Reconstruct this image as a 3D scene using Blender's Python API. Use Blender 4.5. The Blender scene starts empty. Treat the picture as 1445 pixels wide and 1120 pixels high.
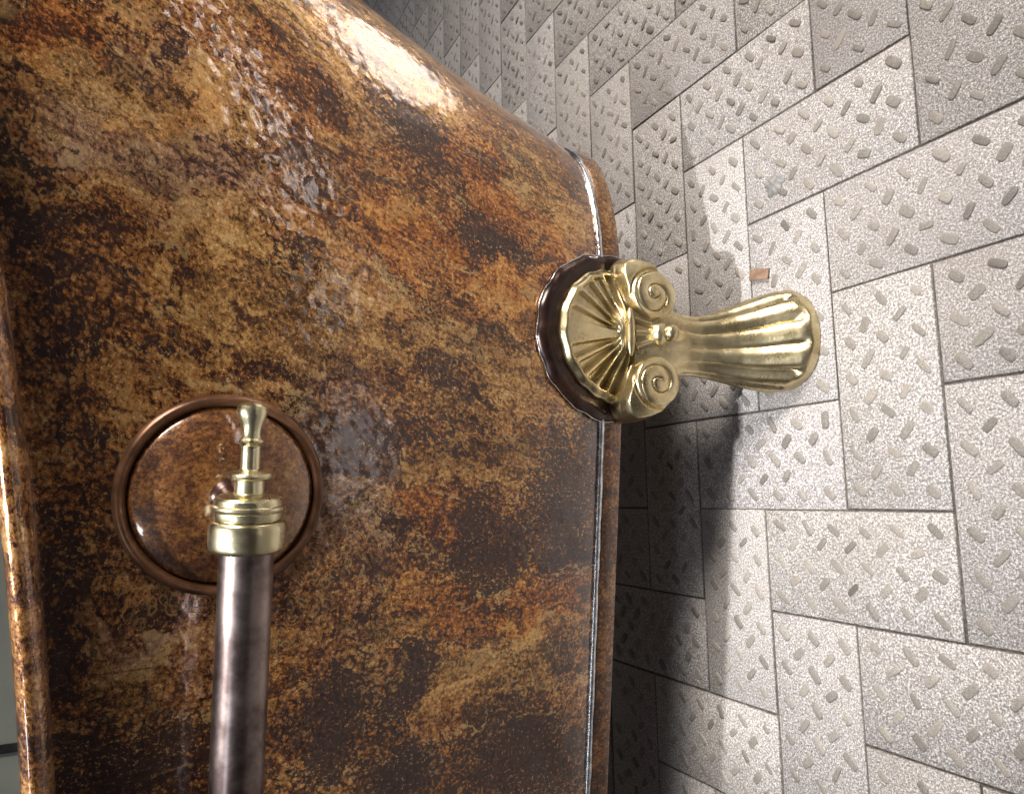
import bpy, math, random
import numpy as np
from mathutils import Matrix, Vector

random.seed(7)
rng = np.random.default_rng(7)
scene = bpy.context.scene
COL = scene.collection
PI = math.pi

# ------------------------------------------------------------------ camera
# metres; X runs out from the tub towards the viewer, Y along the tub, Z up.
# (the photograph was taken with the camera turned on its side)
CAM_R = [[0.4367485, -0.0192761, -0.8993771], [-0.1251477, -0.9913505, -0.0395259], [-0.890836, 0.1298178, -0.4353831]]
CAM_P = [0.67998, 0.019337, 0.567399]
cam_data = bpy.data.cameras.new('camera')
cam = bpy.data.objects.new('camera', cam_data)
COL.objects.link(cam)
r0, r1, r2 = [Vector(v) for v in CAM_R]
cam.matrix_world = Matrix(((r0.x, -r1.x, -r2.x, CAM_P[0]),
                           (r0.y, -r1.y, -r2.y, CAM_P[1]),
                           (r0.z, -r1.z, -r2.z, CAM_P[2]),
                           (0, 0, 0, 1)))
cam_data.sensor_fit = 'HORIZONTAL'
cam_data.sensor_width = 36.0
cam_data.lens = 26.3144
cam_data.clip_start = 0.01
cam_data.clip_end = 100
scene.camera = cam

# ------------------------------------------------------------------ light
world = bpy.data.worlds.new('World')
scene.world = world
world.use_nodes = True
bg = world.node_tree.nodes['Background']
# dim showroom: a pale ceiling overhead, dark towards the walls
wn = world.node_tree
wtc = wn.nodes.new('ShaderNodeTexCoord')
wsep = wn.nodes.new('ShaderNodeSeparateXYZ')
wn.links.new(wtc.outputs['Generated'], wsep.inputs[0])
wmr = wn.nodes.new('ShaderNodeMapRange')
wmr.interpolation_type = 'SMOOTHSTEP'
wmr.inputs['From Min'].default_value = 0.15
wmr.inputs['From Max'].default_value = 0.85
wmr.inputs['To Min'].default_value = 0.045
wmr.inputs['To Max'].default_value = 0.24
wn.links.new(wsep.outputs['Z'], wmr.inputs['Value'])
wnz = wn.nodes.new('ShaderNodeTexNoise')
wnz.inputs['Scale'].default_value = 2.2
wnz.inputs['Detail'].default_value = 2.0
wn.links.new(wtc.outputs['Generated'], wnz.inputs['Vector'])
wr2 = wn.nodes.new('ShaderNodeMapRange')
wr2.inputs['From Min'].default_value = 0.35
wr2.inputs['From Max'].default_value = 0.65
wr2.inputs['To Min'].default_value = 0.45
wr2.inputs['To Max'].default_value = 1.6
wn.links.new(wnz.outputs['Fac'], wr2.inputs['Value'])
wmu = wn.nodes.new('ShaderNodeMath')
wmu.operation = 'MULTIPLY'
wn.links.new(wmr.outputs[0], wmu.inputs[0])
wn.links.new(wr2.outputs[0], wmu.inputs[1])
bg.inputs[0].default_value = (0.95, 0.93, 1.0, 1)
wn.links.new(wmu.outputs[0], bg.inputs[1])


def spot(name, loc, target, power, half_angle, blend, radius, color):
    d = bpy.data.lights.new(name, 'SPOT')
    d.energy = power
    d.spot_size = 2 * math.radians(half_angle)
    d.spot_blend = blend
    d.shadow_soft_size = radius
    d.color = color
    o = bpy.data.objects.new(name, d)
    COL.objects.link(o)
    o.location = loc
    v = Vector(target) - Vector(loc)
    o.rotation_euler = v.to_track_quat('-Z', 'Y').to_euler()
    return o


def area(name, loc, target, power, sx, sy, color):
    d = bpy.data.lights.new(name, 'AREA')
    d.shape = 'RECTANGLE'
    d.size, d.size_y = sx, sy
    d.energy = power
    d.color = color
    o = bpy.data.objects.new(name, d)
    COL.objects.link(o)
    o.location = loc
    v = Vector(target) - Vector(loc)
    o.rotation_euler = v.to_track_quat('-Z', 'Y').to_euler()
    return o


# ceiling spots of the showroom; their pools on the floor also mirror in the tub
spot('ceiling_spot', (0.665, -0.36, 2.5), (-0.02, 0.08, 0), 318, 11.6, 1.0, 0.022, (0.985, 0.985, 0.98))
spot('ceiling_spot', (0.70, 1.50, 2.5), (0.30, 1.15, 0), 5000, 6.3, 0.25, 0.03, (1.0, 0.985, 0.96))
spot('ceiling_spot', (0.72, 1.95, 2.5), (0.32, 1.68, 0), 3600, 5.5, 0.4, 0.03, (1.0, 0.97, 0.93))
for tx, ty, pw in ((1.86, 2.15, 27000), (1.70, 1.65, 26000), (1.56, 1.22, 22000), (1.43, 0.82, 13000), (1.26, 0.38, 2200), (1.08, -0.10, 1300)):
    spot('track_spot', (tx + 0.25, ty + 0.3, 2.6), (tx, ty, 0), pw, 4.0, 1.0, 0.02, (1.0, 0.97, 0.96))
panel = area('added_panel', (1.15, 2.45, 2.2), (0.1, 0.50, 0.60), 21, 0.9, 0.9, (1.0, 0.93, 0.84))  # unseen soft fill added for the tub body, beam kept off the floor
panel.data.spread = math.radians(60)
area('added_panel', (1.2, -1.25, 2.2), (0.1, -0.2, 0.65), 5, 0.3, 0.3, (0.80, 0.90, 1.0))  # small unseen cool lamp added to give the rim a highlight

vs = scene.view_settings
vs.view_transform = 'Standard'
vs.look = 'None'
vs.exposure = 0.0
vs.gamma = 1.0
vs.use_curve_mapping = False

# ------------------------------------------------------------------ helpers


def mesh_obj(name, verts, faces, mat, parent=None, smooth=True):
    me = bpy.data.meshes.new(name)
    me.from_pydata([tuple(map(float, v)) for v in verts], [], [tuple(map(int, f)) for f in faces])
    me.update()
    if smooth:
        me.polygons.foreach_set('use_smooth', [True] * len(me.polygons))
    if isinstance(mat, (list, tuple)):
        for m in mat:
            me.materials.append(m)
    else:
        me.materials.append(mat)
    o = bpy.data.objects.new(name, me)
    COL.objects.link(o)
    if parent is not None:
        o.parent = parent
    return o


def autosmooth(o, deg=35):
    me = o.data
    me.update()
    try:
        me.set_sharp_from_angle(angle=math.radians(deg))
    except Exception:
        pass


def grid_faces(nu, nv, close_u=False, flip=False, off=0):
    """grid of nu x nv verts (index i*nv+j)"""
    F = []
    for i in range(nu if close_u else nu - 1):
        a = (i % nu) * nv + off
        b = ((i + 1) % nu) * nv + off
        for j in range(nv - 1):
            f = (a + j, b + j, b + j + 1, a + j + 1)
            F.append(f[::-1] if flip else f)
    return F


def tube(path, radii, ns=10, closed=False, up=None):
    """sweep a circle; path (n,3), radii scalar or (n,)"""
    P = np.asarray(path, float)
    n = len(P)
    rad = np.broadcast_to(np.asarray(radii, float), (n,))
    if closed:
        T = np.roll(P, -1, 0) - np.roll(P, 1, 0)
    else:
        T = np.gradient(P, axis=0)
    T /= np.linalg.norm(T, axis=1, keepdims=True)
    ref = np.array([0, 0, 1.0]) if up is None else np.array(up, float)
    A = np.cross(T, ref)
    bad = np.linalg.norm(A, axis=1) < 1e-6
    A[bad] = np.cross(T[bad], [1.0, 0.2, 0])
    A /= np.linalg.norm(A, axis=1, keepdims=True)
    B = np.cross(A, T)
    an = np.linspace(0, 2 * PI, ns, endpoint=False)
    V = P[:, None] + rad[:, None, None] * (np.cos(an)[None, :, None] * A[:, None] + np.sin(an)[None, :, None] * B[:, None])
    V = V.reshape(-1, 3)
    F = []
    for i in range(n if closed else n - 1):
        a = i * ns
        b = ((i + 1) % n) * ns
        for j in range(ns):
            k = (j + 1) % ns
            F.append((a + j, a + k, b + k, b + j))
    if not closed:
        F.append(tuple(range(ns))[::-1])
        F.append(tuple((n - 1) * ns + j for j in range(ns)))
    return V, F


def lathe(profile, origin, axis, ns=48):
    """profile: list of (distance along axis, radius)"""
    axis = np.asarray(axis, float)
    axis = axis / np.linalg.norm(axis)
    a = np.cross(axis, [0, 0, 1.0])
    if np.linalg.norm(a) < 1e-6:
        a = np.array([1.0, 0, 0])
    a /= np.linalg.norm(a)
    b = np.cross(axis, a)
    an = np.linspace(0, 2 * PI, ns, endpoint=False)
    V = []
    for d, r in profile:
        for t in an:
            V.append(np.asarray(origin) + axis * d + r * (math.cos(t) * a + math.sin(t) * b))
    F = []
    for i in range(len(profile) - 1):
        for j in range(ns):
            k = (j + 1) % ns
            F.append((i * ns + j, i * ns + k, (i + 1) * ns + k, (i + 1) * ns + j))
    F.append(tuple(range(ns))[::-1])
    F.append(tuple((len(profile) - 1) * ns + j for j in range(ns)))
    return V, F


def smooth_profile(pts, m=6):
    """Catmull-Rom through profile points"""
    P = np.array(pts, float)
    Q = np.vstack([2 * P[0] - P[1], P, 2 * P[-1] - P[-2]])
    out = []
    for i in range(1, len(Q) - 2):
        p0, p1, p2, p3 = Q[i - 1], Q[i], Q[i + 1], Q[i + 2]
        for k in range(m):
            t = k / m
            out.append(0.5 * ((2 * p1) + (-p0 + p2) * t + (2 * p0 - 5 * p1 + 4 * p2 - p3) * t * t + (-p0 + 3 * p1 - 3 * p2 + p3) * t ** 3))
    out.append(P[-1])
    return np.array(out)


def closed_spline(pts, m=8):
    P = np.array(pts, float)
    n = len(P)
    out = []
    for i in range(n):
        p0, p1, p2, p3 = P[i - 1], P[i], P[(i + 1) % n], P[(i + 2) % n]
        for k in range(m):
            t = k / m
            out.append(0.5 * ((2 * p1) + (-p0 + p2) * t + (2 * p0 - 5 * p1 + 4 * p2 - p3) * t * t + (-p0 + 3 * p1 - 3 * p2 + p3) * t ** 3))
    return np.array(out)


def sstep(a, b, x):
    t = np.clip((x - a) / (b - a), 0, 1)
    return t * t * (3 - 2 * t)


def merge(parts):
    V, F = [], []
    for v, f in parts:
        o = len(V)
        V += [tuple(p) for p in v]
        F += [tuple(i + o for i in q) for q in f]
    return V, F


# ------------------------------------------------------------------ node helper
class NT:
    def __init__(self, name):
        self.m = bpy.data.materials.new(name)
        self.m.use_nodes = True
        self.t = self.m.node_tree
        self.b = self.t.nodes['Principled BSDF']
        self.dim = '3D'

    def put(self, sock, v):
        if v is None:
            return
        if isinstance(v, bpy.types.NodeSocket):
            self.t.links.new(v, sock)
        else:
            if isinstance(v, (tuple, list)) and len(v) == 3 and sock.type == 'RGBA':
                v = tuple(v) + (1,)
            sock.default_value = v

    def n(self, kind):
        return self.t.nodes.new(kind)

    def math(self, op, a, b=None, c=None, clamp=False):
        x = self.n('ShaderNodeMath')
        x.operation = op
        x.use_clamp = clamp
        self.put(x.inputs[0], a)
        self.put(x.inputs[1], b)
        self.put(x.inputs[2], c)
        return x.outputs[0]

    def vmath(self, op, a, b=None, s=None):
        x = self.n('ShaderNodeVectorMath')
        x.operation = op
        self.put(x.inputs[0], a)
        if b is not None:
            self.put(x.inputs[1], b)
        if s is not None:
            self.put(x.inputs['Scale'], s)
        return x.outputs[0]

    def noise(self, vec, scale, detail=6, rough=0.6, dist=0.0, color=False):
        x = self.n('ShaderNodeTexNoise')
        x.noise_dimensions = self.dim
        self.put(x.inputs['Vector'], vec)
        x.inputs['Scale'].default_value = scale
        x.inputs['Detail'].default_value = detail
        x.inputs['Roughness'].default_value = rough
        x.inputs['Distortion'].default_value = dist
        return x.outputs['Color' if color else 'Fac']

    def voronoi(self, vec, scale, feature='F1', out='Distance', rand=1.0, smooth=0.3):
        x = self.n('ShaderNodeTexVoronoi')
        x.voronoi_dimensions = self.dim
        x.feature = feature
        self.put(x.inputs['Vector'], vec)
        x.inputs['Scale'].default_value = scale
        x.inputs['Randomness'].default_value = rand
        if feature == 'SMOOTH_F1':
            x.inputs['Smoothness'].default_value = smooth
        return x.outputs[out]

    def mapping(self, vec, loc=(0, 0, 0), rot=(0, 0, 0), scale=(1, 1, 1), kind='POINT'):
        x = self.n('ShaderNodeMapping')
        x.vector_type = kind
        self.put(x.inputs['Vector'], vec)
        x.inputs['Location'].default_value = loc
        x.inputs['Rotation'].default_value = rot
        x.inputs['Scale'].default_value = scale
        return x.outputs[0]

    def ramp(self, f, stops, interp='LINEAR'):
        x = self.n('ShaderNodeValToRGB')
        x.color_ramp.interpolation = interp
        e = x.color_ramp.elements
        while len(e) < len(stops):
            e.new(0.5)
        for el, (p, c) in zip(e, stops):
            el.position = p
            el.color = (c, c, c, 1) if isinstance(c, (int, float)) else tuple(c) + (1,)
        self.put(x.inputs[0], f)
        return x.outputs[0]

    def step(self, f, a, b):
        x = self.n('ShaderNodeMapRange')
        x.interpolation_type = 'SMOOTHSTEP'
        self.put(x.inputs['Value'], f)
        x.inputs['From Min'].default_value = a
        x.inputs['From Max'].default_value = b
        return x.outputs[0]

    def mix(self, f, a, b, blend='MIX'):
        x = self.n('ShaderNodeMix')
        x.data_type = 'RGBA'
        x.blend_type = blend
        self.put(x.inputs[0], f)
        self.put(x.inputs[6], a)
        self.put(x.inputs[7], b)
        return x.outputs[2]

    def bump(self, h, strength, dist, normal=None):
        x = self.n('ShaderNodeBump')
        x.inputs['Strength'].default_value = strength
        x.inputs['Distance'].default_value = dist
        self.put(x.inputs['Height'], h)
        self.put(x.inputs['Normal'], normal)
        return x.outputs[0]

    def attr(self, name):
        x = self.n('ShaderNodeAttribute')
        x.attribute_name = name
        return x

    def uv(self):
        return self.n('ShaderNodeTexCoord').outputs['UV']

    def obj(self):
        return self.n('ShaderNodeTexCoord').outputs['Object']

    def set(self, **kw):
        for k, v in kw.items():
            self.put(self.b.inputs[k.replace('_', ' ')], v)
        return self.m

# ------------------------------------------------------------------ materials
# where the dark, golden, orange and mauve patches of the fire patina lie:
# (arc length, height, radius, radius, turn, strength), metres on the tub wall
PATCHES = {'dark': [(0.2282, 0.6343, 0.0279, 0.0197, -1.562, 0.9), (0.2777, 0.645, 0.017, 0.0251, -1.122, 0.7), (0.1737, 0.6194, 0.0316, 0.0139, -1.474, 0.75), (0.1226, 0.6087, 0.0244, 0.0335, -1.413, 0.6), (0.0811, 0.3155, 0.022, 0.0504, -1.888, 1.0), (0.0569, 0.2865, 0.0162, 0.0486, -2.02, 1.0), (0.1303, 0.2163, 0.042, 0.0771, -1.758, 1.0), (-0.0388, 0.3704, 0.0159, 0.0434, -2.056, 1.0), (-0.1284, 0.2488, 0.0594, 0.0449, -1.794, 1.0), (-0.1138, 0.369, 0.0384, 0.0319, -1.791, 0.9), (-0.0649, 0.4297, 0.0266, 0.0528, -1.917, 1.0), (-0.0589, 0.5625, 0.058, 0.0388, -1.776, 0.9), (0.3752, 0.3039, 0.0319, 0.014, -1.341, 1.0), (0.1564, 0.4102, 0.0327, 0.0197, -1.373, 0.9), (0.1802, 0.3684, 0.029, 0.0153, -1.341, 0.75), (0.0223, 0.6173, 0.0157, 0.0528, -1.636, 0.9), (0.1964, 0.5518, 0.0391, 0.0038, -1.151, 0.7), (0.3379, 0.5236, 0.0138, 0.0051, -1.624, 1.0), (0.3866, 0.5725, 0.03, 0.0049, -0.57, 0.9), (0.4471, 0.3696, 0.0391, 0.0321, -1.764, 0.9), (0.2962, 0.4653, 0.018, 0.0162, -1.929, 0.7), (0.1885, 0.176, 0.0164, 0.1026, -1.422, 0.8), (0.1302, 0.5111, 0.0592, 0.0109, -1.407, 0.5), (0.2228, 0.3504, 0.0339, 0.0191, -1.277, 0.6), (0.073, 0.3891, 0.0407, 0.012, -0.505, 0.5), (0.3083, 0.5422, 0.0306, 0.0042, -1.168, 0.7), (0.2033, 0.6004, 0.0478, 0.0057, -1.254, 0.7), (0.2881, 0.297, 0.0304, 0.021, -1.214, 0.5)],
    'gold': [(0.2383, 0.4744, 0.0729, 0.0468, -1.213, 0.9), (0.3452, 0.5809, 0.0857, 0.0307, -1.283, 0.8), (0.2775, 0.5168, 0.0431, 0.0201, -1.142, 0.9), (0.4969, 0.4055, 0.0649, 0.0716, -1.712, 1.0), (0.4821, 0.4664, 0.0453, 0.0389, -1.437, 1.0), (-0.0401, 0.286, 0.0669, 0.0325, -1.572, 1.0), (-0.0077, 0.4088, 0.0097, 0.0163, -1.866, 1.2), (-0.0064, 0.5753, 0.021, 0.0166, -2.086, 0.9), (0.2473, 0.389, 0.0518, 0.024, -1.223, 0.8), (0.4729, 0.2376, 0.0495, 0.0406, -2.096, 0.8), (0.2648, 0.2822, 0.0574, 0.0428, -1.256, 0.8), (0.1531, 0.3482, 0.0395, 0.0348, -1.397, 0.6), (0.0174, 0.3807, 0.0421, 0.015, -1.495, 0.8), (-0.0084, 0.3611, 0.0079, 0.0124, -1.856, 1.1), (0.3905, 0.4443, 0.0405, 0.0063, -0.618, 0.9), (0.3724, 0.5195, 0.0414, 0.0279, -1.004, 0.7), (0.2138, 0.3369, 0.0413, 0.026, -1.297, 0.6), (0.2431, 0.228, 0.0335, 0.0542, -1.324, 0.7), (0.166, 0.2723, 0.0373, 0.0291, -1.411, 0.7), (0.2647, 0.6076, 0.0525, 0.0134, -1.228, 0.6)],
    'orange': [(0.3427, 0.3716, 0.0573, 0.0261, -1.099, 1.0), (0.4426, 0.3012, 0.0433, 0.0371, -1.815, 1.0), (0.333, 0.2828, 0.0519, 0.0363, -1.171, 0.9), (0.0247, 0.3234, 0.061, 0.0397, -1.655, 0.8), (0.274, 0.2286, 0.0271, 0.0463, -1.284, 0.8), (0.3526, 0.6414, 0.0279, 0.0187, -1.007, 0.9), (0.1088, 0.3466, 0.0457, 0.0285, -1.482, 0.8), (0.3866, 0.2195, 0.0374, 0.0487, -1.156, 0.7), (-0.0668, 0.3261, 0.0409, 0.0361, -1.747, 0.6), (0.3435, 0.5577, 0.0566, 0.0102, -0.669, 0.7), (0.016, 0.2362, 0.04, 0.0456, -1.692, 0.8), (0.1228, 0.5576, 0.0405, 0.0248, -1.417, 0.5), (0.0928, 0.6111, 0.016, 0.0435, -1.477, 0.5), (0.3454, 0.4148, 0.0338, 0.0185, -1.076, 0.6)],
    'mauve': [(0.311, 0.5658, 0.0672, 0.0361, -1.209, 0.9), (0.1438, 0.4328, 0.0399, 0.0805, -1.392, 0.9), (0.3238, 0.5081, 0.0342, 0.016, -1.075, 0.6), (0.3665, 0.6041, 0.0609, 0.02, -0.993, 0.6), (0.4407, 0.3892, 0.0312, 0.0382, -1.666, 0.6), (0.0754, 0.5231, 0.0665, 0.0435, -1.523, 0.5), (0.0176, 0.5526, 0.0538, 0.032, -1.65, 0.5)]}


def patina_material(name, patches=True, tone=1.0, rough=0.24, hammer=0.35, metal=0.42, coat=1.0, objspace=False, speck=1.0, tint=None):
    k = NT(name)
    k.dim = '3D' if objspace else '2D'
    uv = k.obj() if objspace else k.uv()
    w1 = k.noise(uv, 16, 4, 0.6, color=True)
    w2 = k.noise(uv, 75, 4, 0.7, color=True)
    wv = k.vmath('ADD', k.vmath('SCALE', k.vmath('SUBTRACT', w1, (0.5, 0.5, 0.5)), s=0.085),
                 k.vmath('SCALE', k.vmath('SUBTRACT', w2, (0.5, 0.5, 0.5)), s=0.030))
    wuv = k.vmath('ADD', uv, wv)
    cen = lambda x, g=2.0: k.math('MULTIPLY_ADD', x, g, -0.5 * g)      # noise about zero
    diag = k.mapping(uv, rot=(0, 0, 0.7), scale=(36, 8, 14))
    up = k.mapping(wuv, scale=(42, 10, 20))
    big = cen(k.noise(wuv, 8, 5, 0.68, 0.4))
    streak = cen(k.noise(diag, 1.0, 7, 0.72, 0.6))
    streak2 = cen(k.noise(up, 1.2, 7, 0.74, 0.3))
    mid = cen(k.noise(wuv, 60, 6, 0.75, 0.3))
    fine = cen(k.noise(uv, 310, 4, 0.8))
    fine2 = cen(k.noise(k.mapping(uv, rot=(0, 0, 0.5), scale=(1.7, 0.75, 1)), 560, 3, 0.8))
    f = k.math('MULTIPLY_ADD', big, 0.30, k.math('MULTIPLY', streak, 0.46))
    f = k.math('ADD', f, k.math('MULTIPLY', streak2, 0.56))
    f = k.math('ADD', f, k.math('MULTIPLY', mid, 0.52))
    f = k.math('ADD', f, k.math('MULTIPLY', fine, 0.62))
    vb = k.voronoi(k.vmath('ADD', uv, k.vmath('SCALE', wv, s=0.30)), 150, 'F1')
    vb2 = k.voronoi(k.vmath('ADD', uv, k.vmath('SCALE', wv, s=0.15)), 300, 'F1')
    bub = k.math('MULTIPLY_ADD', vb, 0.75, k.math('MULTIPLY_ADD', vb2, 0.75, -0.62))
    crk = k.math('ABSOLUTE', cen(k.noise(wuv, 120, 6, 0.7)))
    crack = k.math('SUBTRACT', 1.0, k.step(crk, 0.0, 0.10))
    f = k.math('ADD', f, k.math('MULTIPLY', bub, -0.24 * speck))
    f = k.math('MULTIPLY_ADD', f, 0.95, 0.49)
    c = k.ramp(f, [(0.20, (0.026, 0.012, 0.010)), (0.34, (0.090, 0.036, 0.017)), (0.46, (0.215, 0.080, 0.024)),
                   (0.56, (0.37, 0.155, 0.042)), (0.68, (0.50, 0.235, 0.070)), (0.84, (0.66, 0.42, 0.18))])
    edge = k.math('MULTIPLY_ADD', mid, 0.40, k.math('MULTIPLY_ADD', streak, 0.40, k.math('MULTIPLY', fine, 0.34)))
    edge2 = k.math('MULTIPLY_ADD', mid, 0.36, k.math('MULTIPLY_ADD', streak2, 0.42, k.math('MULTIPLY', fine2, 0.30)))

    def field(lst, grow=1.7):
        acc = None
        for (u, v, ru, rv, an, st) in lst:
            mp = k.mapping(wuv, loc=(u, v, 0), rot=(0, 0, an), scale=(ru * grow, rv * grow, 1), kind='TEXTURE')
            g = k.n('ShaderNodeTexGradient')
            g.gradient_type = 'SPHERICAL'
            k.put(g.inputs[0], mp)
            s = k.math('MULTIPLY', g.outputs['Fac'], st)
            acc = s if acc is None else k.math('MAXIMUM', acc, s)
        return acc

    if patches:
        mv = k.step(k.math('ADD', field(PATCHES['mauve']), edge2), 0.20, 0.55)
        c = k.mix(k.math('MULTIPLY', mv, 0.62), c, k.ramp(f, [(0.24, (0.060, 0.032, 0.027)), (0.50, (0.19, 0.110, 0.080)), (0.78, (0.40, 0.28, 0.21))]))
        og = k.step(k.math('ADD', field(PATCHES['orange']), edge), 0.24, 0.52)
        c = k.mix(k.math('MULTIPLY', og, 0.66), c, k.ramp(f, [(0.24, (0.10, 0.028, 0.010)), (0.48, (0.45, 0.135, 0.022)), (0.76, (0.72, 0.34, 0.08))]))
        gd = k.step(k.math('ADD', field(PATCHES['gold']), edge2), 0.24, 0.50)
        c = k.mix(k.math('MULTIPLY', gd, 0.44), c, k.ramp(f, [(0.22, (0.090, 0.048, 0.018)), (0.46, (0.35, 0.182, 0.052)), (0.74, (0.70, 0.45, 0.175))]))
    if patches:
        # brush strokes of the torch work, dark and pale, in two directions
        rg1 = k.noise(uv, 7, 3, 0.6)
        for rot_, sc_, lo, col, amt, sgn in ((0.62, (95, 13, 1), 0.60, (0.055, 0.026, 0.018), 0.80, 1), (2.25, (80, 15, 1), 0.615, (0.065, 0.030, 0.020), 0.75, -1),
                                             (0.80, (70, 11, 1), 0.62, (0.56, 0.39, 0.17), 0.65, -1), (1.62, (110, 9, 1), 0.61, (0.46, 0.29, 0.12), 0.55, 1)):
            sn = k.noise(k.mapping(wuv, loc=(sgn * 3.1, rot_ * 5, 0), rot=(0, 0, rot_), scale=sc_), 1.0, 4, 0.6, 0.2)
            ms = k.step(k.math('ADD', sn, k.math('MULTIPLY_ADD', fine, 0.10, k.math('MULTIPLY', mid, 0.10))), lo, lo + 0.04)
            rm = k.step(rg1, 0.44, 0.54) if sgn > 0 else k.math('SUBTRACT', 1.0, k.step(rg1, 0.46, 0.56))
            c = k.mix(k.math('MULTIPLY', k.math('MULTIPLY', ms, rm), amt), c, col)
    # bubbly rings left by the torch
    vr = k.voronoi(k.vmath('ADD', uv, k.vmath('SCALE', wv, s=0.22)), 115, 'F1')
    ring = k.math('MULTIPLY', k.step(vr, 0.18, 0.30), k.math('SUBTRACT', 1.0, k.step(vr, 0.32, 0.44)))
    ringm = k.math('MULTIPLY', ring, k.step(k.math('ADD', cen(k.noise(uv, 13, 3, 0.6)), k.math('MULTIPLY', mid, 0.5)), 0.10, 0.35))
    c = k.mix(k.math('MULTIPLY', ringm, 0.60), c, (0.50, 0.31, 0.12))
    if patches:
        dk = k.step(k.math('ADD', k.math('MULTIPLY', field(PATCHES['dark'], 2.1), 0.92), k.math('MULTIPLY_ADD', edge, 1.15, k.math('MULTIPLY', bub, 0.55))), 0.43, 0.53)
        dkn = k.step(k.math('ADD', k.math('MULTIPLY', big, 0.6), k.math('MULTIPLY_ADD', edge, 0.9, k.math('MULTIPLY', bub, 0.6))), 0.52, 0.64)
        dk = k.math('MAXIMUM', dk, k.math('MULTIPLY', dkn, 0.8))
        c = k.mix(k.math('MULTIPLY', dk, 0.92), c, k.ramp(k.math('ADD', fine, 0.5), [(0.25, (0.012, 0.007, 0.008)), (0.85, (0.095, 0.048, 0.038))]))
    c = k.mix(k.math('MULTIPLY', crack, k.math('MULTIPLY_ADD', streak2, 0.5, 0.30, clamp=True)), c, (0.045, 0.021, 0.014))
    # dark specks and light flecks
    sp = k.step(k.math('ADD', fine2, k.math('MULTIPLY', big, -0.5)), 0.26, 0.38)
    c = k.mix(k.math('MULTIPLY', sp, 0.72 * speck), c, (0.040, 0.018, 0.013))
    fl = k.step(k.math('ADD', fine, k.math('MULTIPLY', streak, 0.5)), 0.28, 0.42)
    c = k.mix(k.math('MULTIPLY', fl, 0.60 * speck), c, (0.66, 0.42, 0.16))
    # hairline scratches
    sc = k.noise(k.mapping(uv, rot=(0, 0, -0.95), scale=(300, 5, 20)), 1.0, 2, 0.5, 0.3)
    scm = k.math('MULTIPLY', k.step(sc, 0.68, 0.73), k.step(k.noise(uv, 11, 2), 0.50, 0.60))
    c = k.mix(k.math('MULTIPLY', scm, 0.6), c, (0.09, 0.045, 0.028))
    if tint:
        c = k.mix(0.15, c, tint)
    if tone != 1.0:
        c = k.mix(1.0, c, (tone, tone, tone), 'MULTIPLY')
    hv = k.voronoi(k.vmath('ADD', uv, k.vmath('SCALE', wv, s=0.12)), 92, 'SMOOTH_F1' if not objspace else 'F1', smooth=0.45)
    hv2 = k.noise(uv, 40, 2, 0.5)
    hh = k.math('MULTIPLY_ADD', hv, 0.7, k.math('MULTIPLY', hv2, 0.9))
    nb = k.bump(hh, hammer * 0.55, 0.0035)
    nb2 = k.bump(fine, 0.10, 0.0010, nb)
    rg = k.math('MULTIPLY_ADD', fine, 0.10, rough)
    k.set(Base_Color=c, Metallic=metal, Roughness=rg, Normal=nb2)
    k.set(Coat_Weight=coat, Coat_Roughness=0.07, Coat_IOR=1.60, Coat_Normal=k.bump(hh, hammer * 0.34, 0.0035))
    return k.m


def brass_material(name, base=(0.745, 0.64, 0.40), rough=0.28, cast=0.7, brushed=None):
    k = NT(name)
    oc = k.obj()
    n1 = k.noise(oc, 38, 5, 0.6)
    n2 = k.noise(oc, 420, 4, 0.7)
    n3 = k.noise(oc, 1100, 2, 0.6)
    c = k.mix(k.step(n1, 0.35, 0.70), (base[0] * 0.72, base[1] * 0.68, base[2] * 0.62), base)
    c = k.mix(k.math('MULTIPLY', k.step(n2, 0.56, 0.72), 0.60 * cast), c, (0.15, 0.11, 0.05))
    r = k.math('MULTIPLY_ADD', n1, 0.22, k.math('MULTIPLY_ADD', n2, 0.16 * cast, rough - 0.15))
    b = k.bump(k.math('ADD', n2, k.math('MULTIPLY', n3, 0.6)), 0.30 * cast, 0.0009)
    b = k.bump(k.noise(oc, 120, 3, 0.6), 0.16 * cast, 0.002, b)
    k.set(Base_Color=c, Metallic=1.0, Roughness=r, Normal=b)
    return k.m


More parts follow.
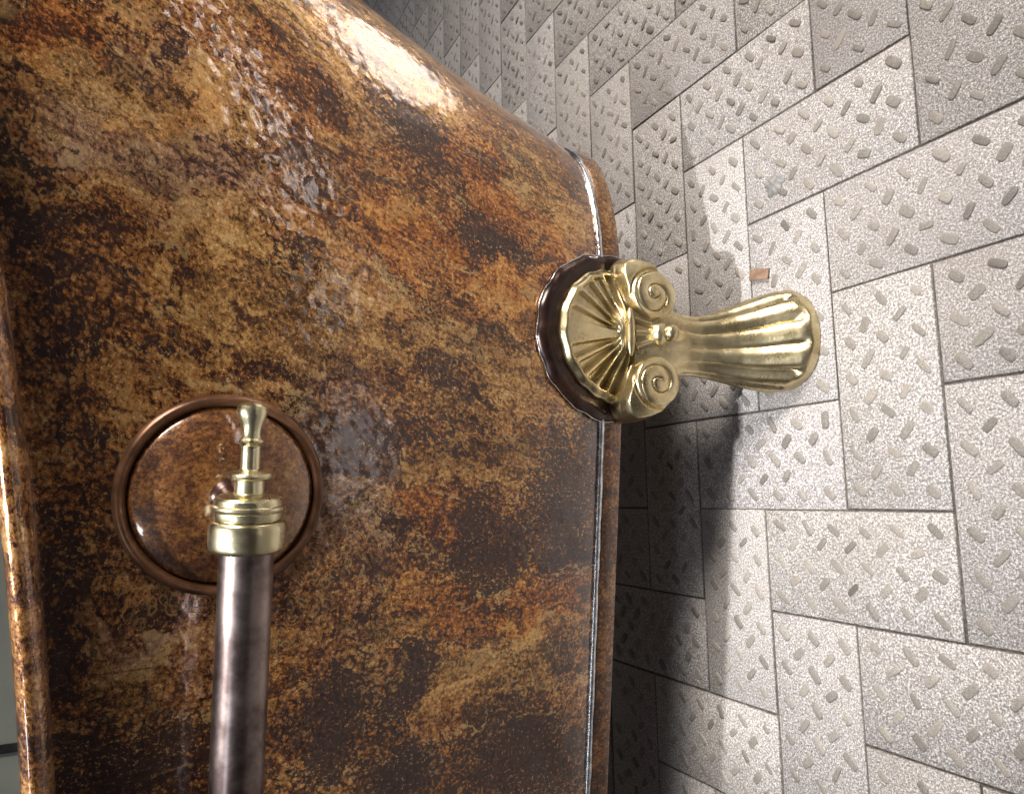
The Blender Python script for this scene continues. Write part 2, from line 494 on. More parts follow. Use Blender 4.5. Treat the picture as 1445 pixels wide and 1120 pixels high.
def floor_material():
    k = NT('anti slip floor tile')
    oc = k.obj()
    tint = k.attr('tint')
    sep = k.n('ShaderNodeSeparateColor')
    k.put(sep.inputs[0], tint.outputs['Color'])
    val, pip, hue = sep.outputs
    g1 = k.noise(oc, 520, 3, 0.75)
    g2 = k.noise(oc, 1250, 2, 0.6)
    g3 = k.voronoi(oc, 760, 'F1')
    big = k.noise(oc, 7, 6, 0.65)
    med = k.noise(oc, 34, 6, 0.7)
    grain = k.math('MULTIPLY_ADD', g1, 0.65, k.math('MULTIPLY', g2, 0.5))
    c = k.ramp(grain, [(0.42, (0.14, 0.124, 0.124)), (0.53, (0.258, 0.238, 0.238)), (0.60, (0.415, 0.396, 0.394)), (0.68, (0.84, 0.83, 0.82))])  # grain colour; the sparkle of the rough surface is painted into the palest grains
    smoothc = k.ramp(g2, [(0.35, (0.19, 0.172, 0.160)), (0.65, (0.31, 0.288, 0.27))])
    c = k.mix(k.math('MULTIPLY', pip, 0.85), c, smoothc)
    c = k.mix(k.math('MULTIPLY', k.step(big, 0.42, 0.72), 0.35), c, (0.27, 0.24, 0.225))
    c = k.mix(k.math('MULTIPLY', k.step(med, 0.62, 0.76), 0.30), c, (0.20, 0.18, 0.165))
    # small stains of dirt
    st = k.math('MULTIPLY', k.step(k.noise(oc, 95, 5, 0.7, 0.6), 0.665, 0.71), k.step(k.noise(oc, 9, 2), 0.50, 0.60))
    c = k.mix(k.math('MULTIPLY', st, 0.75), c, (0.055, 0.05, 0.05))
    tv = k.n('ShaderNodeCombineColor')
    k.put(tv.inputs[0], val)
    k.put(tv.inputs[1], k.math('MULTIPLY', val, 0.985))
    k.put(tv.inputs[2], k.math('MULTIPLY', val, hue))
    c = k.mix(1.0, c, tv.outputs[0], 'MULTIPLY')
    h = k.math('MULTIPLY', grain, k.math('SUBTRACT', 1.0, k.math('MULTIPLY', pip, 0.6)))
    b = k.bump(h, 0.55, 0.0012)
    b = k.bump(k.noise(oc, 60, 3), 0.15, 0.002, b)
    r = k.math('MULTIPLY_ADD', g1, 0.35, 0.36)
    k.set(Base_Color=c, Roughness=r, Normal=b, Specular_IOR_Level=0.45)
    return k.m


def simple(name, c1, c2, scale, rough, metal=0.0, bump=0.1, spec=0.5):
    k = NT(name)
    oc = k.obj()
    n = k.noise(oc, scale, 6, 0.65)
    c = k.mix(k.step(n, 0.35, 0.68), c1, c2)
    k.set(Base_Color=c, Roughness=k.math('MULTIPLY_ADD', n, 0.2, rough - 0.1), Metallic=metal,
          Normal=k.bump(n, bump, 0.002), Specular_IOR_Level=spec)
    return k.m


M_BODY = patina_material('fire patina copper')
M_RIM = patina_material('fire patina copper of the rim', patches=False, rough=0.22, hammer=0.25, metal=0.45, speck=0.5)
M_BAND = patina_material('fire patina copper of the base band', patches=False, rough=0.26, hammer=0.12, metal=0.5, tone=0.60, speck=0.6, objspace=True)
M_EDGE = simple('brown copper of the boss edge', (0.085, 0.038, 0.020), (0.20, 0.095, 0.050), 34, 0.33, 0.5, 0.12)
M_DISC = patina_material('fire patina copper of the boss', patches=False, rough=0.30, hammer=0.10, tone=0.62, tint=(0.34, 0.125, 0.042), speck=0.6, metal=0.45, objspace=True)
M_PLATE = simple('dark oiled copper', (0.016, 0.008, 0.007), (0.050, 0.022, 0.014), 26, 0.26, 0.5, 0.10)
M_SOLDER = simple('bright solder', (0.42, 0.41, 0.41), (0.85, 0.85, 0.87), 150, 0.20, 1.0, 0.35)
M_BRASS = brass_material('cast brass')
M_TURNED = brass_material('turned brass', base=(0.80, 0.74, 0.50), rough=0.30, cast=0.12)
M_PIPE = simple('oxidised copper tube', (0.145, 0.105, 0.098), (0.36, 0.29, 0.27), 30, 0.33, 1.0, 0.06)
M_FLOOR = floor_material()
M_GROUT = simple('dark grout', (0.060, 0.050, 0.046), (0.16, 0.135, 0.12), 140, 0.9)
M_WALL = simple('grey green wall paint', (0.40, 0.43, 0.38), (0.46, 0.49, 0.43), 6, 0.6, 0.0, 0.05)
M_SEAM = simple('dark wall joint', (0.02, 0.02, 0.02), (0.05, 0.05, 0.05), 30, 0.8)
M_WOOD = simple('raw copper offcut', (0.24, 0.15, 0.10), (0.36, 0.24, 0.17), 130, 0.45, 0.25, 0.2)
M_BLOB = simple('grey filler', (0.19, 0.185, 0.18), (0.30, 0.295, 0.29), 220, 0.45, 0.0, 0.3)
# ------------------------------------------------------------------ floor
S = 0.1                       # short side of a tile; tiles are 10 x 20 cm, laid herringbone
X0, X1, Y0, Y1 = -1.9, 1.3, -1.1, 2.6


def visible(cx, cy, m=0.70):
    d = np.array([cx, cy, 0]) - np.array(CAM_P)
    c = np.array(CAM_R) @ d
    if c[2] < 0.05:
        return False
    f = cam_data.lens / 36
    x, y = f * c[0] / c[2], f * c[1] / c[2]
    return abs(x) < 0.5 + m and abs(y) < 0.39 + m


def build_floor():
    V, F, T = [], [], []

    def add(vs_, fs_, col):
        o = len(V)
        V.extend(vs_)
        F.extend([tuple(i + o for i in q) for q in fs_])
        T.extend([col] * len(vs_))

    # one pip: a worn lozenge with rounded ends
    def pip(cx, cy, ang, L, Wd, h, col, n):
        ca, sa = math.cos(ang), math.sin(ang)
        rings = ((1.0, -0.0004), (0.90, h * 0.75), (0.72, h))
        vs_ = []
        for s_, z in rings:
            for q in range(n):
                t = 2 * PI * q / n
                ex = math.copysign(abs(math.cos(t)) ** 0.55, math.cos(t)) * L / 2
                ey = math.copysign(abs(math.sin(t)) ** 0.55, math.sin(t)) * Wd / 2
                ex -= (1 - s_) * Wd / 2 * np.sign(ex) if abs(ex) > 1e-5 else 0
                ey *= s_
                vs_.append((cx + ca * ex - sa * ey, cy + sa * ex + ca * ey, z))
        fs_ = []
        for r in range(2):
            for q in range(n):
                q2 = (q + 1) % n
                fs_.append((r * n + q, r * n + q2, (r + 1) * n + q2, (r + 1) * n + q))
        fs_.append(tuple(2 * n + q for q in range(n)))
        add(vs_, fs_, col)

    def tile(u0, v0, du, dv):
        g, bv = 0.0008, 0.0010
        xa, xb = u0 * S + g, (u0 + du) * S - g
        ya, yb = -(v0 + dv) * S + g, -v0 * S - g
        cx, cy = (xa + xb) / 2, (ya + yb) / 2
        if not (X0 < cx < X1 and Y0 < cy < Y1):
            return
        val = float(np.clip(rng.normal(0.95, 0.030), 0.85, 1.05))
        hue = float(np.clip(rng.normal(0.965, 0.009), 0.93, 1.0))
        dz = rng.normal(0, 0.0003)
        ring = [(xa, ya, -0.004), (xb, ya, -0.004), (xb, yb, -0.004), (xa, yb, -0.004)]
        r2_ = [(xa, ya, -0.0008 + dz), (xb, ya, -0.0008 + dz), (xb, yb, -0.0008 + dz), (xa, yb, -0.0008 + dz)]
        r3_ = [(xa + bv, ya + bv, dz), (xb - bv, ya + bv, dz), (xb - bv, yb - bv, dz), (xa + bv, yb - bv, dz)]
        jit = rng.normal(0, 0.00030, (4, 2))
        for lst in (r2_, r3_):
            for q in range(4):
                lst[q] = (lst[q][0] + jit[q, 0], lst[q][1] + jit[q, 1], lst[q][2])
        fs_ = []
        for b_ in (0, 4):
            for q in range(4):
                q2 = (q + 1) % 4
                fs_.append((b_ + q, b_ + q2, b_ + 4 + q2, b_ + 4 + q))
        fs_.append((8, 9, 10, 11))
        add(ring + r2_, [], (val * 0.45, 0.0, hue * 0.93, 1))
        add(r3_, [tuple(i - 8 for i in q) for q in fs_], (val, 0.0, hue, 1))
        if not visible(cx, cy):
            return
        far = math.hypot(cx - CAM_P[0], cy - CAM_P[1]) > 1.0
        for r in range(5):
            across = 0.0155 + r * 0.0172
            odd = r % 2 == 0
            cnt = 6 if odd else 5
            for q in range(cnt):
                along = (0.018 + q * 0.0328) if odd else (0.0345 + q * 0.0328)
                if rng.random() < 0.015:
                    continue
                a = PI / 4 if odd else -PI / 4
                a += rng.normal(0, 0.13)
                if rng.random() < 0.03:
                    a += rng.uniform(-0.9, 0.9)
                jx, jy = rng.normal(0, 0.0011, 2)
                if du == 2:        # long side along X
                    x, y, an = xa + along + jx, yb - across + jy, -a
                else:              # the same tile turned a quarter
                    x, y, an = xa + across + jx, yb - along + jy, PI / 2 + a - PI
                L = rng.normal(0.0152, 0.0016)
                Wd = rng.normal(0.0074, 0.0009)
                pv = val * float(np.clip(rng.normal(1.0, 0.16), 0.45, 1.3))
                pip(x, y, an, L, Wd, float(rng.uniform(0.0006, 0.0015)), (pv, 1.0, hue * 0.97, 1), 8 if far else 14)

    for u in range(-20, 15):
        for v in range(-27, 12):
            d = (u - v) % 4
            if d == 1:
                tile(u, v, 2, 1)
            elif d == 0:
                tile(u, v, 1, 2)
    o = mesh_obj('floor', V, F, M_FLOOR)
    at = o.data.color_attributes.new('tint', 'FLOAT_COLOR', 'POINT')
    at.data.foreach_set('color', np.array(T, dtype=np.float32).ravel())
    autosmooth(o, 55)
    o['kind'] = 'structure'
    # the bed of mortar seen in the joints, one sheet far past everything in view
    g = mesh_obj('floor_bed', [(-9, -9, -0.0015), (9, -9, -0.0015), (9, 9, -0.0015), (-9, 9, -0.0015)], [(0, 1, 2, 3)], M_GROUT, smooth=False)
    g['kind'] = 'structure'


build_floor()

# far wall, seen past the rim in the corner of the picture
wall_z = 2.7
wall = bpy.data.objects.new('wall', None)
COL.objects.link(wall)
wall.location = (-1.95, -1.2, 0)


def box(cx, cy, cz, sx, sy, sz, bev=0.0):
    a, b, c = sx / 2, sy / 2, sz / 2
    V = [(cx + i * a, cy + j * b, cz + k_ * c) for i in (-1, 1) for j in (-1, 1) for k_ in (-1, 1)]
    F = [(0, 1, 3, 2), (4, 6, 7, 5), (0, 4, 5, 1), (2, 3, 7, 6), (0, 2, 6, 4), (1, 5, 7, 3)]
    return V, F


mesh_obj('wall_panel', *box(0, 0.10, 1.35, 0.08, 2.2, 2.7), M_WALL, wall, smooth=False)
mesh_obj('joint_strip', *box(0.046, 0.55, 1.35, 0.012, 0.022, 2.7), M_SEAM, wall, smooth=False)
wall['label'] = 'pale grey green wall with a dark joint, glimpsed past the tub rim'
wall['category'] = 'wall'

# ------------------------------------------------------------------ bathtub
TX = np.array([0.136, 0.9907, 0.0])        # along the tub
NX = np.array([0.9907, -0.136, 0.0])       # out from its side
ZX = np.array([0, 0, 1.0])
A0, B0, EA, PA, EB, PP0, PP1, T0, NC, Z0 = 0.476, 0.200, 0.339, 1.427, 0.042, 3.95, 2.40, -0.082, -0.143, 0.172
T1 = -0.80                                  # straight sides run from T0 to T1, then the far end


def zrim(t):
    tc = -0.40
    return 0.6045 + 0.15 * (t - tc) ** 2


def sec(h):
    b_ = 0.010 * (1 - np.exp(-h / 0.05))
    return A0 + EA * h ** PA + b_, B0 + EB * h ** 0.9 + b_, PP0 + (PP1 - PP0) * h


def ring(h, n_end=150, n_side=60):
    """closed plan outline at height fraction h: list of (t, n)"""
    a, b, p = sec(h)
    th = np.linspace(-PI / 2, PI / 2, n_end)
    # denser where the superellipse turns
    c, s = np.cos(th), np.sin(th)
    r = (np.abs(c) ** p + np.abs(s) ** p) ** (-1 / p)
    e1 = np.c_[T0 + r * c * a, NC + r * s * b]
    sd = np.linspace(T0, T1, n_side)[1:-1]
    s1 = np.c_[sd, np.full_like(sd, NC + b)]
    e2 = np.c_[T1 - (r * c * a)[::-1], NC + (r * s * b)[::-1]]
    s2 = np.c_[sd[::-1], np.full_like(sd, NC - b)]
    return np.vstack([e1, s1, e2, s2])


def to_world(t, n, z):
    return np.asarray(t)[..., None] * TX + np.asarray(n)[..., None] * NX + np.asarray(z)[..., None] * ZX


HS = np.concatenate([np.linspace(0, 0.12, 14)[:-1], np.linspace(0.12, 1, 60)])
RINGS = [ring(h) for h in HS]


def ring_world(h, off=0.0, dz=0.0):
    R = ring(h)
    T = np.roll(R, -1, 0) - np.roll(R, 1, 0)
    N = np.c_[T[:, 1], -T[:, 0]]
    N /= np.linalg.norm(N, axis=1, keepdims=True)
    Q = R + off * N
    z = Z0 + h * (zrim(R[:, 0]) - Z0) + dz
    return to_world(Q[:, 0], Q[:, 1], z)


def body_front(Y, z):
    """point of the tub's viewer-side skin at world Y and height z"""
    n = 0.06
    for _ in range(14):
        t = (Y - n * NX[1]) / TX[1]
        h = min(max((z - Z0) / (zrim(t) - Z0), 0.0), 1.0)
        a, b, p = sec(h)
        q = max(0.0, (t - T0) / a)
        n = NC + b * max(0.0, 1 - q ** p) ** (1 / p)
    return t * TX + n * NX + z * ZX


tub = bpy.data.objects.new('bathtub', None)
COL.objects.link(tub)
ORG = to_world(np.array(-0.44), np.array(NC), np.array(0.0))
tub.location = tuple(ORG)
tub['label'] = 'hammered copper bathtub with mottled brown fire patina on a brass claw foot'
tub['category'] = 'bathtub'


def part(name, V, F, mat, parent=None, smooth=True, angle=40):
    par = tub if parent is None else parent
    o = mesh_obj(name, np.asarray(V, float) - ORG, F, mat, par, smooth)
    if angle:
        autosmooth(o, angle)
    return o


def shell_grid(off, flip):
    rows = [ring_world(h, off) for h in HS]
    W_ = np.array(rows)                                   # (nh, nr, 3)
    return W_, np.vstack(rows)


# outer skin with a metre-scaled map for the patina
Wg, Vb = shell_grid(0.0, False)
nh, nr = Wg.shape[:2]
Fb = []
for i in range(nh - 1):
    for j in range(nr):
        k2 = (j + 1) % nr
        Fb.append((i * nr + j, i * nr + k2, (i + 1) * nr + k2, (i + 1) * nr + j))
body = part('body', Vb, Fb, M_BODY, angle=None)
hm = int(np.argmin(np.abs(HS - 0.5)))
seg = np.linalg.norm(np.roll(Wg[hm], -1, 0) - Wg[hm], axis=1)
arc = np.concatenate([[0], np.cumsum(seg)])               # nr+1
j_ref = 149                                               # end of the curve, start of the straight side
arc = arc[j_ref] - arc
uvl = body.data.uv_layers.new(name='UVMap')
uvs = np.zeros((len(body.data.loops), 2), np.float32)
li = 0
for i in range(nh - 1):
    for j in range(nr):
        k2 = (j + 1) % nr
        for (ii, jj, aj) in ((i, j, arc[j]), (i, k2, arc[j + 1]), (i + 1, k2, arc[j + 1]), (i + 1, j, arc[j])):
            uvs[li] = (aj, Wg[ii, jj, 2])
            li += 1
uvl.data.foreach_set('uv', uvs.ravel())

# basin: the inside skin and floor of the tub
HI = np.linspace(0.10, 1.0, 24)
rows = [ring_world(h, -0.006) for h in HI]
V = np.vstack(rows)
F = []
for i in range(len(HI) - 1):
    for j in range(nr):
        k2 = (j + 1) % nr
        F.append((i * nr + j, (i + 1) * nr + j, (i + 1) * nr + k2, i * nr + k2))
F.append(tuple(range(nr)))
part('basin', V, F, M_BAND, angle=None)


def sweep_ring(prof, h, closed_prof=True):
    """sweep an (outward, up) profile round the outline at h"""
    rows = [ring_world(h, o_, z_) for o_, z_ in prof]
    m = len(rows)
    V = np.vstack(rows)
    F = []
    for i in range(m if closed_prof else m - 1):
        i2 = (i + 1) % m
        for j in range(nr):
            k2 = (j + 1) % nr
            F.append((i * nr + j, i * nr + k2, i2 * nr + k2, i2 * nr + j))
    return V, F


# rolled rim
prof = [(0.013 + 0.0160 * math.cos(a), 0.0062 + 0.0092 * math.sin(a)) for a in np.linspace(-PI * 0.95, PI * 0.95, 26)]
V, F = sweep_ring(prof, 1.0)
rim = part('rim', V, F, M_RIM, angle=None)
uvl = rim.data.uv_layers.new(name='UVMap')
m = len(prof)
arc1 = np.concatenate([[0], np.cumsum(np.linalg.norm(np.roll(rows[-1], -1, 0) - rows[-1], axis=1))])
uvs = []
for i in range(m):
    for j in range(nr):
        for ii, jj in ((i, j), (i, j + 1), (i + 1, j + 1), (i + 1, j)):
            uvs.append((arc1[jj], ii * 0.0036 + 3))
uvl.data.foreach_set('uv', np.array(uvs, np.float32).ravel())

# base band under the bright soldered seam, closed below
prof = [(-0.010, 0.0005), (0.0030, 0.0005), (0.0036, -0.001), (0.0040, -0.0182), (0.0033, -0.0200), (0.0015, -0.0206), (-0.010, -0.0206)]
V, F = sweep_ring(prof, 0.0, False)
F.append(tuple(6 * nr + j for j in range(nr))[::-1])
part('base_band', V, F, M_BAND, angle=35)
R_ = ring_world(0.0, 0.0022, 0.0024)
wob = 0.0033 * (1 + 0.14 * np.sin(np.arange(len(R_)) * 1.7) * np.sin(np.arange(len(R_)) * 0.61))
V, F = tube(R_, wob, 10, closed=True)
part('solder_seam', V, F, M_SOLDER, angle=None)

# ------------------------------------------------------------------ claw foot
YC = 0.168
# hammered dark plate the foot is bolted to, with a wavy edge
NA, NRr = 132, 26
V, F = [], []
for i in range(NRr + 1):
    for j in range(NA + 1):
        a = math.radians(-9 + 198 * j / NA)
        R = 0.0860 * (1 + 0.008 * math.sin(a * 15.5 + 0.6) + 0.004 * math.sin(a * 27 + 2)) * (1 - 0.045 * math.cos(2 * a)) * (1 + 0.065 * max(0.0, math.sin(a)) ** 2)
        r = R * i / NRr
        y, z = YC + 0.001 + r * math.cos(a), 0.1605 + r * math.sin(a)
        f_ = i / NRr
        lift = 0.0065 - 0.0045 * sstep(0.90, 1.0, f_) + 0.0028 * math.exp(-((f_ - 0.93) / 0.05) ** 2)
        if z < Z0:
            q = body_front(y, Z0)
            q = q + ZX * (z - Z0)
            lift += 0.001
        else:
            q = body_front(y, z)
        V.append(q + np.array([1.0, 0.06, -0.05]) * lift)
for j in range(NA + 1):
    V.append(V[NRr * (NA + 1) + j] + np.array([-0.012, 0, 0]))
F = []
for i in range(NRr + 1):
    for j in range(NA):
        a_ = i * (NA + 1) + j
        F.append((a_, a_ + NA + 1, a_ + NA + 2, a_ + 1))
plate = part('backing_plate', V, F, M_PLATE, angle=None)
plate['label'] = 'dark copper backing plate with a wavy edge'
# bright worn bead along that edge
edge_pts = np.array(V[NRr * (NA + 1):(NRr + 1) * (NA + 1)]) + np.array([0.0002, 0, 0])
wob = 0.0006 * (1 + 0.5 * np.sin(np.arange(NA + 1) * 0.9) * np.sin(np.arange(NA + 1) * 0.33))
Vt, Ft = tube(edge_pts, wob, 6, up=(1, 0, 0))
part('edge_bead', Vt, Ft, M_SOLDER, parent=plate, angle=None)

foot_z = [0.0, 0.0015, 0.006, 0.011, 0.016, 0.022, 0.030, 0.040, 0.052, 0.065, 0.080, 0.096, 0.112, 0.128, 0.142, 0.155]
tab = np.array([  # z, centre X, half depth, half width, centre Y
    (0.0, 0.1360, 0.0490, 0.0488, 0.1655), (0.0015, 0.1360, 0.0500, 0.0498, 0.1655), (0.010, 0.1350, 0.0500, 0.0500, 0.1655), (0.016, 0.1325, 0.0478, 0.0492, 0.165),
    (0.025, 0.1280, 0.0420, 0.0468, 0.1645), (0.040, 0.1195, 0.0335, 0.0418, 0.163), (0.055, 0.1120, 0.0275, 0.0365, 0.1625), (0.070, 0.1060, 0.0230, 0.0318, 0.1620),
    (0.085, 0.1015, 0.0200, 0.0295, 0.1620), (0.100, 0.0985, 0.0185, 0.0305, 0.1630), (0.115, 0.0965, 0.0180, 0.0370, 0.163), (0.130, 0.0945, 0.0170, 0.0430, 0.165), (0.155, 0.0900, 0.0140, 0.0480, 0.167)])
zz = np.concatenate([np.linspace(0, 0.02, 14)[:-1], np.linspace(0.02, 0.155, 44)])
NF = 220


def crease(x):     # distance to nearest groove in [0,1]
    return np.abs(x - np.round(x)) * 2


V = []
for z in zz:
    cx, dx, dy, cy = [np.interp(z, tab[:, 0], tab[:, k_]) for k_ in (1, 2, 3, 4)]
    for j in range(NF):
        a = 2 * PI * j / NF
        deg = math.degrees(math.atan2(math.sin(a), math.cos(a)))   # 0 = towards the viewer
        q = crease((deg - 21) / 33.0)                                # 0 on a groove, 1 on a lobe
        lobe = 1 - (1 - min(q / 0.95, 1)) ** 2.6
        amt = sstep(0.009, 0.0165, z) * (1 - 0.55 * sstep(0.07, 0.125, z)) * (1 - sstep(118, 150, abs(deg)))
        k_ = 1 - 0.165 * amt * (1 - lobe) + 0.012 * amt
        p_ = 2.25
        c_, s_ = math.cos(a), math.sin(a)
        r = (abs(c_) ** p_ + abs(s_) ** p_) ** (-1 / p_)
        V.append((cx + dx * k_ * r * c_, cy + dy * k_ * r * s_, z))
F = [(0,) * 0]
F = []
for i in range(len(zz) - 1):
    for j in range(NF):
        k2 = (j + 1) % NF
        F.append((i * NF + j, i * NF + k2, (i + 1) * NF + k2, (i + 1) * NF + j))
F.append(tuple(range(NF))[::-1])
F.append(tuple((len(zz) - 1) * NF + j for j in range(NF)))
foot = part('claw_foot', V, F, M_BRASS, angle=60)
foot['label'] = 'cast brass foot with fluted toe, scallop shell and two scrolls'


def relief(outline, centre, height, back, nr_=46):
    """cast relief: star-shaped outline in (Y, Z) about centre, height(y, z) gives X"""
    O = np.asarray(outline, float)
    c = np.asarray(centre, float)
    n = len(O)
    V, F = [], []
    fr = np.linspace(0, 1, nr_ + 1)[1:]
    V.append((float(height(np.array([c[0]]), np.array([c[1]]), np.array([0.0]))[0]), c[0], c[1]))
    for f_ in fr:
        P = c + (O - c) * f_
        X = height(P[:, 0], P[:, 1], np.full(n, f_))
        for q in range(n):
            V.append((float(X[q]), P[q, 0], P[q, 1]))
    for q in range(n):
        V.append((back, O[q, 0], O[q, 1]))
    for q in range(n):
        F.append((0, 1 + q, 1 + (q + 1) % n))
    for i in range(nr_):
        for q in range(n):
            q2 = (q + 1) % n
            F.append((1 + i * n + q, 1 + (i + 1) * n + q, 1 + (i + 1) * n + q2, 1 + i * n + q2))
    return V, F


# scallop shell
HZ = 0.1585
fan_pts = []
for k_ in range(181):
    a = math.radians(-7 + 194 * k_ / 180)
    R = 0.0650 + 0.0115 * max(0.0, math.sin(a)) ** 2 + 0.0006 * math.cos(a * 19)
    if math.sin(a) < 0.1:
        R *= 1 - 0.6 * (0.1 - math.sin(a))
    fan_pts.append((YC + 0.002 + R * math.cos(a), HZ + R * math.sin(a)))
fan_pts += [(YC + 0.002 - 0.03, HZ - 0.010), (YC + 0.002, HZ - 0.011), (YC + 0.002 + 0.03, HZ - 0.010)]
fan = np.array(fan_pts)


def shell_h(y, z, f_):
    dy, dz = y - (YC + 0.002), z - (HZ - 0.004)
    r = np.hypot(dy, dz)
    a = np.degrees(np.arctan2(dz, dy))
    s = np.abs(a - 92) - 7.5
    side = np.sign(a - 92)
    q = np.mod(s, 14.2) / 14.2
    # recesses between thin ribs; a broad flat rib in the middle
    q2 = np.where(side > 0, 1 - q, q)
    floor_ = sstep(0.02, 0.10, q2) * (1 - sstep(0.66, 0.86, q2))
    floor_ = floor_ * (0.55 + 0.55 * (1 - q2))
    floor_ = np.where(s < 0, 0.0, floor_)
    depth = 0.0066 * sstep(0.010, 0.030, r) * (1 - sstep(0.84, 0.90, f_))
    bx = np.array([body_front(a_, max(b_, Z0))[0] for a_, b_ in zip(y, z)])
    w = sstep(0.0, 0.066, r)
    base = 0.1005 * (1 - w) + (bx + 0.0145) * w + 0.0022 * np.sin(np.clip(f_, 0, 1) * PI)
    rimdrop = 0.0050 * sstep(0.90, 1.0, f_) ** 1.5
    return base - depth * floor_ - rimdrop


V, F = relief(fan, (YC + 0.002, HZ + 0.012), shell_h, 0.074, 64)
shell = part('scallop_shell', V, F, M_BRASS, parent=foot, angle=50)

# scrolls either side
ear = closed_spline([(0.030, 0.158), (0.058, 0.168), (0.0735, 0.1655), (0.0800, 0.157), (0.0785, 0.143), (0.0715, 0.127),
                     (0.0610, 0.1140), (0.047, 0.1065), (0.033, 0.1085), (0.022, 0.1165), (0.0165, 0.129), (0.0190, 0.145)], 12)
SC = np.array([0.0425, 0.1335])
for sgn in (1, -1):
    O = ear.copy()
    O[:, 0] = YC - 0.002 + sgn * ear[:, 0]
    if sgn < 0:
        O = O[::-1]
    ctr = (YC - 0.002 + sgn * SC[0], SC[1])

    def scroll_h(y, z, f_, ctr=ctr, sgn=sgn):
        dy, dz = (y - ctr[0]) * sgn, z - ctr[1]
        d = np.hypot(dy, dz * 0.98)
        an = np.arctan2(dz, dy)              # 0 = away from the middle, pi/2 = up
        pitch = 0.0125
        ph = (d - 0.0015) / pitch + an / (2 * PI) + 0.30
        q = ph - np.floor(ph)
        inside = 1 - sstep(0.0235, 0.0265, d)
        ridge = np.clip(np.sin(np.clip(q, 0, 1) * PI), 0, 1) ** 0.28
        X = 0.1130 - 0.0050 * (d / 0.026) * 0.4
        X = X - 0.0040 * (1 - ridge) * inside * sstep(0.001, 0.004, d)
        X = X - 0.0042 * np.exp(-((d - 0.0255) / 0.0016) ** 2) * sstep(-0.4, 0.5, dy / 0.03 + dz / 0.04 + 0.2)
        tail = np.clip(d - 0.026, 0, None)
        X = X - 0.30 * tail - 9.0 * tail ** 2
        X = X - 0.012 * sstep(0.86, 1.0, f_) ** 2
        return X

    V, F = relief(O, ctr, scroll_h, 0.072, 60)
    part('scroll', V, F, M_BRASS, parent=foot, angle=50)

# bar across the hinge of the shell, leaves below it and the bead between the scrolls
yy = np.linspace(-0.0235, 0.0225, 15)
P = np.c_[0.1035 + 0 * yy, YC + 0.003 + yy, HZ + 0.0006 - 0.02 * yy]
V, F = tube(P, 0.0047 * np.clip(1.05 - (np.abs(yy) / 0.0245) ** 4, 0.35, 1), 12)
parts_ = [(V, F)]
for (y0_, y1_, r0_) in ((-0.013, -0.006, 0.0030), (0.0, 0.0, 0.0036), (0.013, 0.006, 0.0030)):
    q = np.linspace(0, 1, 9)
    P = np.c_[0.1045 + 0.007 * q, YC + 0.002 + y0_ + (y1_ - y0_) * q, HZ - 0.004 - 0.020 * q]
    parts_.append(tube(P, r0_ * (1 - 0.45 * q), 10))
V, F = merge(parts_)
part('hinge_bar', V, F, M_BRASS, parent=foot, angle=60)


def ball(c, r, sc=(1, 1, 1), rough=0.0, n=20):
    V, F = [], []
    for i in range(n + 1):
        ph = PI * i / n
        for j in range(2 * n):
            t = PI * j / n
            k_ = 1 + rough * (rng.random() - 0.5)
            V.append((c[0] + sc[0] * r * k_ * math.sin(ph) * math.cos(t), c[1] + sc[1] * r * k_ * math.sin(ph) * math.sin(t), c[2] + sc[2] * r * k_ * math.cos(ph)))
    for i in range(n):
        for j in range(2 * n):
            k2 = (j + 1) % (2 * n)
            F.append((i * 2 * n + j, (i + 1) * 2 * n + j, (i + 1) * 2 * n + k2, i * 2 * n + k2))
    return V, F


V, F = merge([ball((0.1125, YC + 0.001, 0.1320), 0.0095, (0.9, 1.15, 1.0), 0.16, 14), ball((0.1205, YC + 0.001, 0.1245), 0.0076, (1, 1.1, 1)),
              ball((0.1100, YC + 0.001, 0.113), 0.010, (0.9, 0.8, 1.6))])
part('rosette', V, F, M_BRASS, parent=foot, angle=None)

# ------------------------------------------------------------------ towel rail on its copper boss
TC, ZC = 0.0365, 0.5165
yc_ = TC * TX[1] + 0.09 * NX[1]
bc = body_front(yc_, ZC)
e = 0.004
d1 = body_front(yc_ + e, ZC) - body_front(yc_ - e, ZC)
d2 = body_front(yc_, ZC + e) - body_front(yc_, ZC - e)
bn = np.cross(d1, d2)
bn /= np.linalg.norm(bn)
if bn[0] < 0:
    bn = -bn
prof = [(0.0005, 0.0632)] + [(0.0036 + 0.0165 * (1 - (r / 0.062) ** 2) ** 0.85, r) for r in np.linspace(0.0615, 0.0105, 24)]
prof += [(0.0203, 0.0098)]
V, F = lathe(prof, bc, bn, 96)
boss = part('boss', V, F, M_DISC, angle=50)
boss['label'] = 'round domed copper boss with a rolled edge'
prof = [(-0.006, 0.0718), (0.0005, 0.0718), (0.0034, 0.0712), (0.0056, 0.0698), (0.0064, 0.0680), (0.0060, 0.0658), (0.0046, 0.0642), (0.0026, 0.0632), (-0.002, 0.0630)]
V, F = lathe(prof, bc, bn, 96)
part('rolled_edge', V, F[:-2], M_EDGE, parent=boss, angle=50)
# flange and stem between boss and rail
RN, RZ = 0.168, 0.5078
axis_pt = to_world(np.array(TC - 0.004), np.array(RN), np.array(RZ))
st = bc + bn * 0.018
dirv = axis_pt - st
Ls = np.linalg.norm(dirv)
V, F = lathe([(0, 0.0130), (0.0015, 0.0130), (0.0030, 0.0115), (0.006, 0.0085), (Ls - 0.012, 0.0085), (Ls, 0.0085)], st, dirv, 40)
part('stem', V, F, M_PLATE, parent=boss, angle=45)
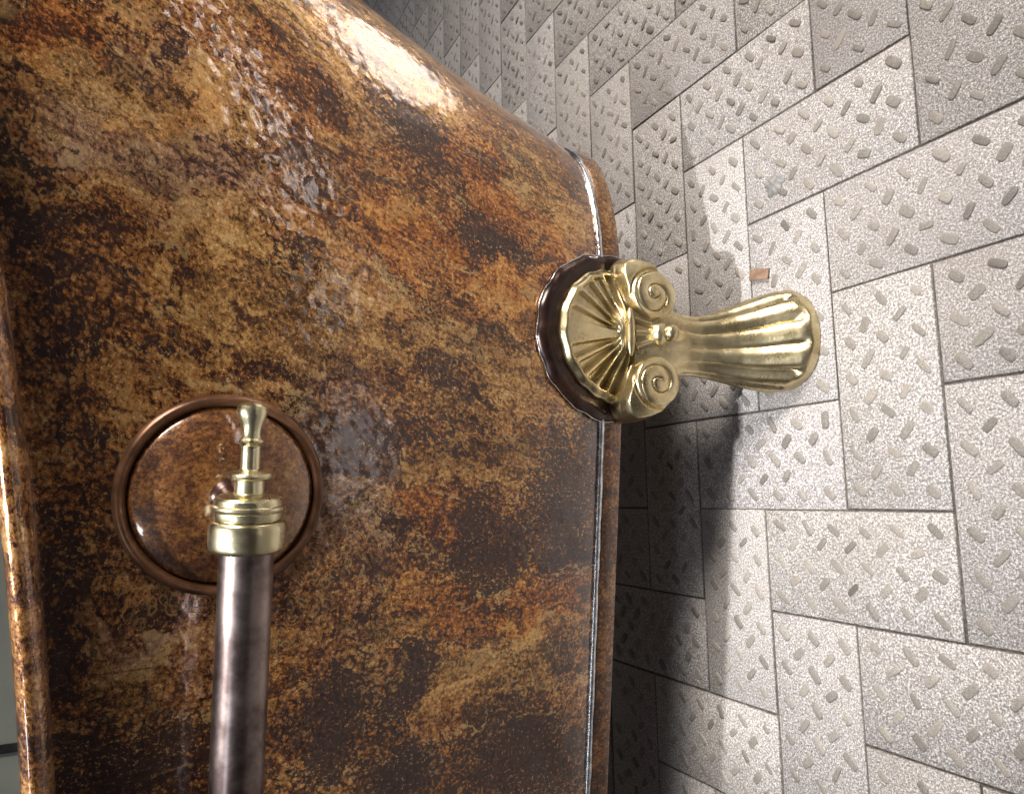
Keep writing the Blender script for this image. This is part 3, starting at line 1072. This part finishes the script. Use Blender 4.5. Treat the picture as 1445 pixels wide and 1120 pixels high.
# finial: distances along the tub, towards the far end
t_end = 0.0105
p0_ = to_world(np.array(t_end), np.array(RN), np.array(RZ))
ang_axis = TX + 0.028 * ZX * 0.0
V, F = lathe([(-0.75, 0.0168), (0.004, 0.0168)], p0_, ang_axis, 64)
rail = part('towel_rail', V, F, M_PIPE, angle=40)
rail['label'] = 'dull purplish copper towel rail'
col = smooth_profile([(-0.0006, 0.0170), (0.0004, 0.0212), (0.0030, 0.0232), (0.0095, 0.0236), (0.0165, 0.0235), (0.0193, 0.0222), (0.0200, 0.0195)], 5)
V, F = lathe(col, p0_, ang_axis, 72)
part('collar', V, F, M_TURNED, parent=rail, angle=35)
fin = [(0.0192, 0.0190), (0.0204, 0.0190), (0.0208, 0.0206), (0.0228, 0.0212), (0.0252, 0.0214), (0.0260, 0.0222), (0.0276, 0.0228), (0.0290, 0.0226), (0.0298, 0.0213), (0.0316, 0.0210),
       (0.0330, 0.0209), (0.0344, 0.0200), (0.0354, 0.0180), (0.0362, 0.0130), (0.0366, 0.0098), (0.0372, 0.0093), (0.0420, 0.0091), (0.0450, 0.0093), (0.0454, 0.0118), (0.0468, 0.0138), (0.0482, 0.0143), (0.0496, 0.0136), (0.0506, 0.0112), (0.0512, 0.0075), (0.0522, 0.0061),
       (0.0560, 0.0060), (0.0640, 0.0060), (0.0668, 0.0061), (0.0684, 0.0074), (0.0696, 0.0082), (0.0706, 0.0079), (0.0718, 0.0064), (0.0740, 0.0058), (0.0775, 0.0060), (0.0815, 0.0072), (0.0845, 0.0086), (0.0875, 0.0094), (0.0900, 0.0095), (0.0922, 0.0088), (0.0938, 0.0070), (0.0948, 0.0046), (0.0952, 0.0015)]
V, F = lathe(fin, p0_, ang_axis, 64)
part('finial', V, F, M_TURNED, parent=rail, angle=28)

# ------------------------------------------------------------------ bits on the floor
chip = mesh_obj('metal_offcut', *box(0, 0, 0, 0.0255, 0.0115, 0.0022), M_WOOD, smooth=False)
bvl = chip.modifiers.new('soft edges', 'BEVEL')
bvl.width = 0.0004
chip.location = (0.1150, 0.2415, 0.0030)
chip.rotation_euler = (0.02, 0.03, -0.20)
chip['label'] = 'small flat copper brown offcut lying on the tiles beside the brass toe'
chip['category'] = 'offcut'

ang = np.linspace(0, 2 * PI, 48, endpoint=False)
O = np.c_[0.0125 * np.cos(ang), 0.0105 * np.sin(ang)] * (1 + 0.13 * np.sin(3 * ang + 1) + 0.09 * np.sin(5 * ang) + 0.05 * np.sin(9 * ang + 2))[:, None]
V, F = [(0, 0, 0.0024)], []
for s_ in np.linspace(0, 1, 11)[1:]:
    for q in O:
        hgt = 0.0024 * (1 - s_ ** 4) + 0.0005 * math.sin(q[0] * s_ * 900) * math.cos(q[1] * s_ * 800) * (1 - s_ ** 6)
        V.append((q[0] * s_, q[1] * s_, max(hgt, -0.0003)))
for q in range(48):
    F.append((0, 1 + q, 1 + (q + 1) % 48))
for i in range(9):
    for q in range(48):
        q2 = (q + 1) % 48
        F.append((1 + i * 48 + q, 1 + (i + 1) * 48 + q, 1 + (i + 1) * 48 + q2, 1 + i * 48 + q2))
blob = mesh_obj('filler_blob', V, F, M_BLOB)
blob.location = (0.141, 0.329, 0.0004)
blob['label'] = 'grey dried blob of filler stuck on a floor tile'
blob['category'] = 'filler blob'
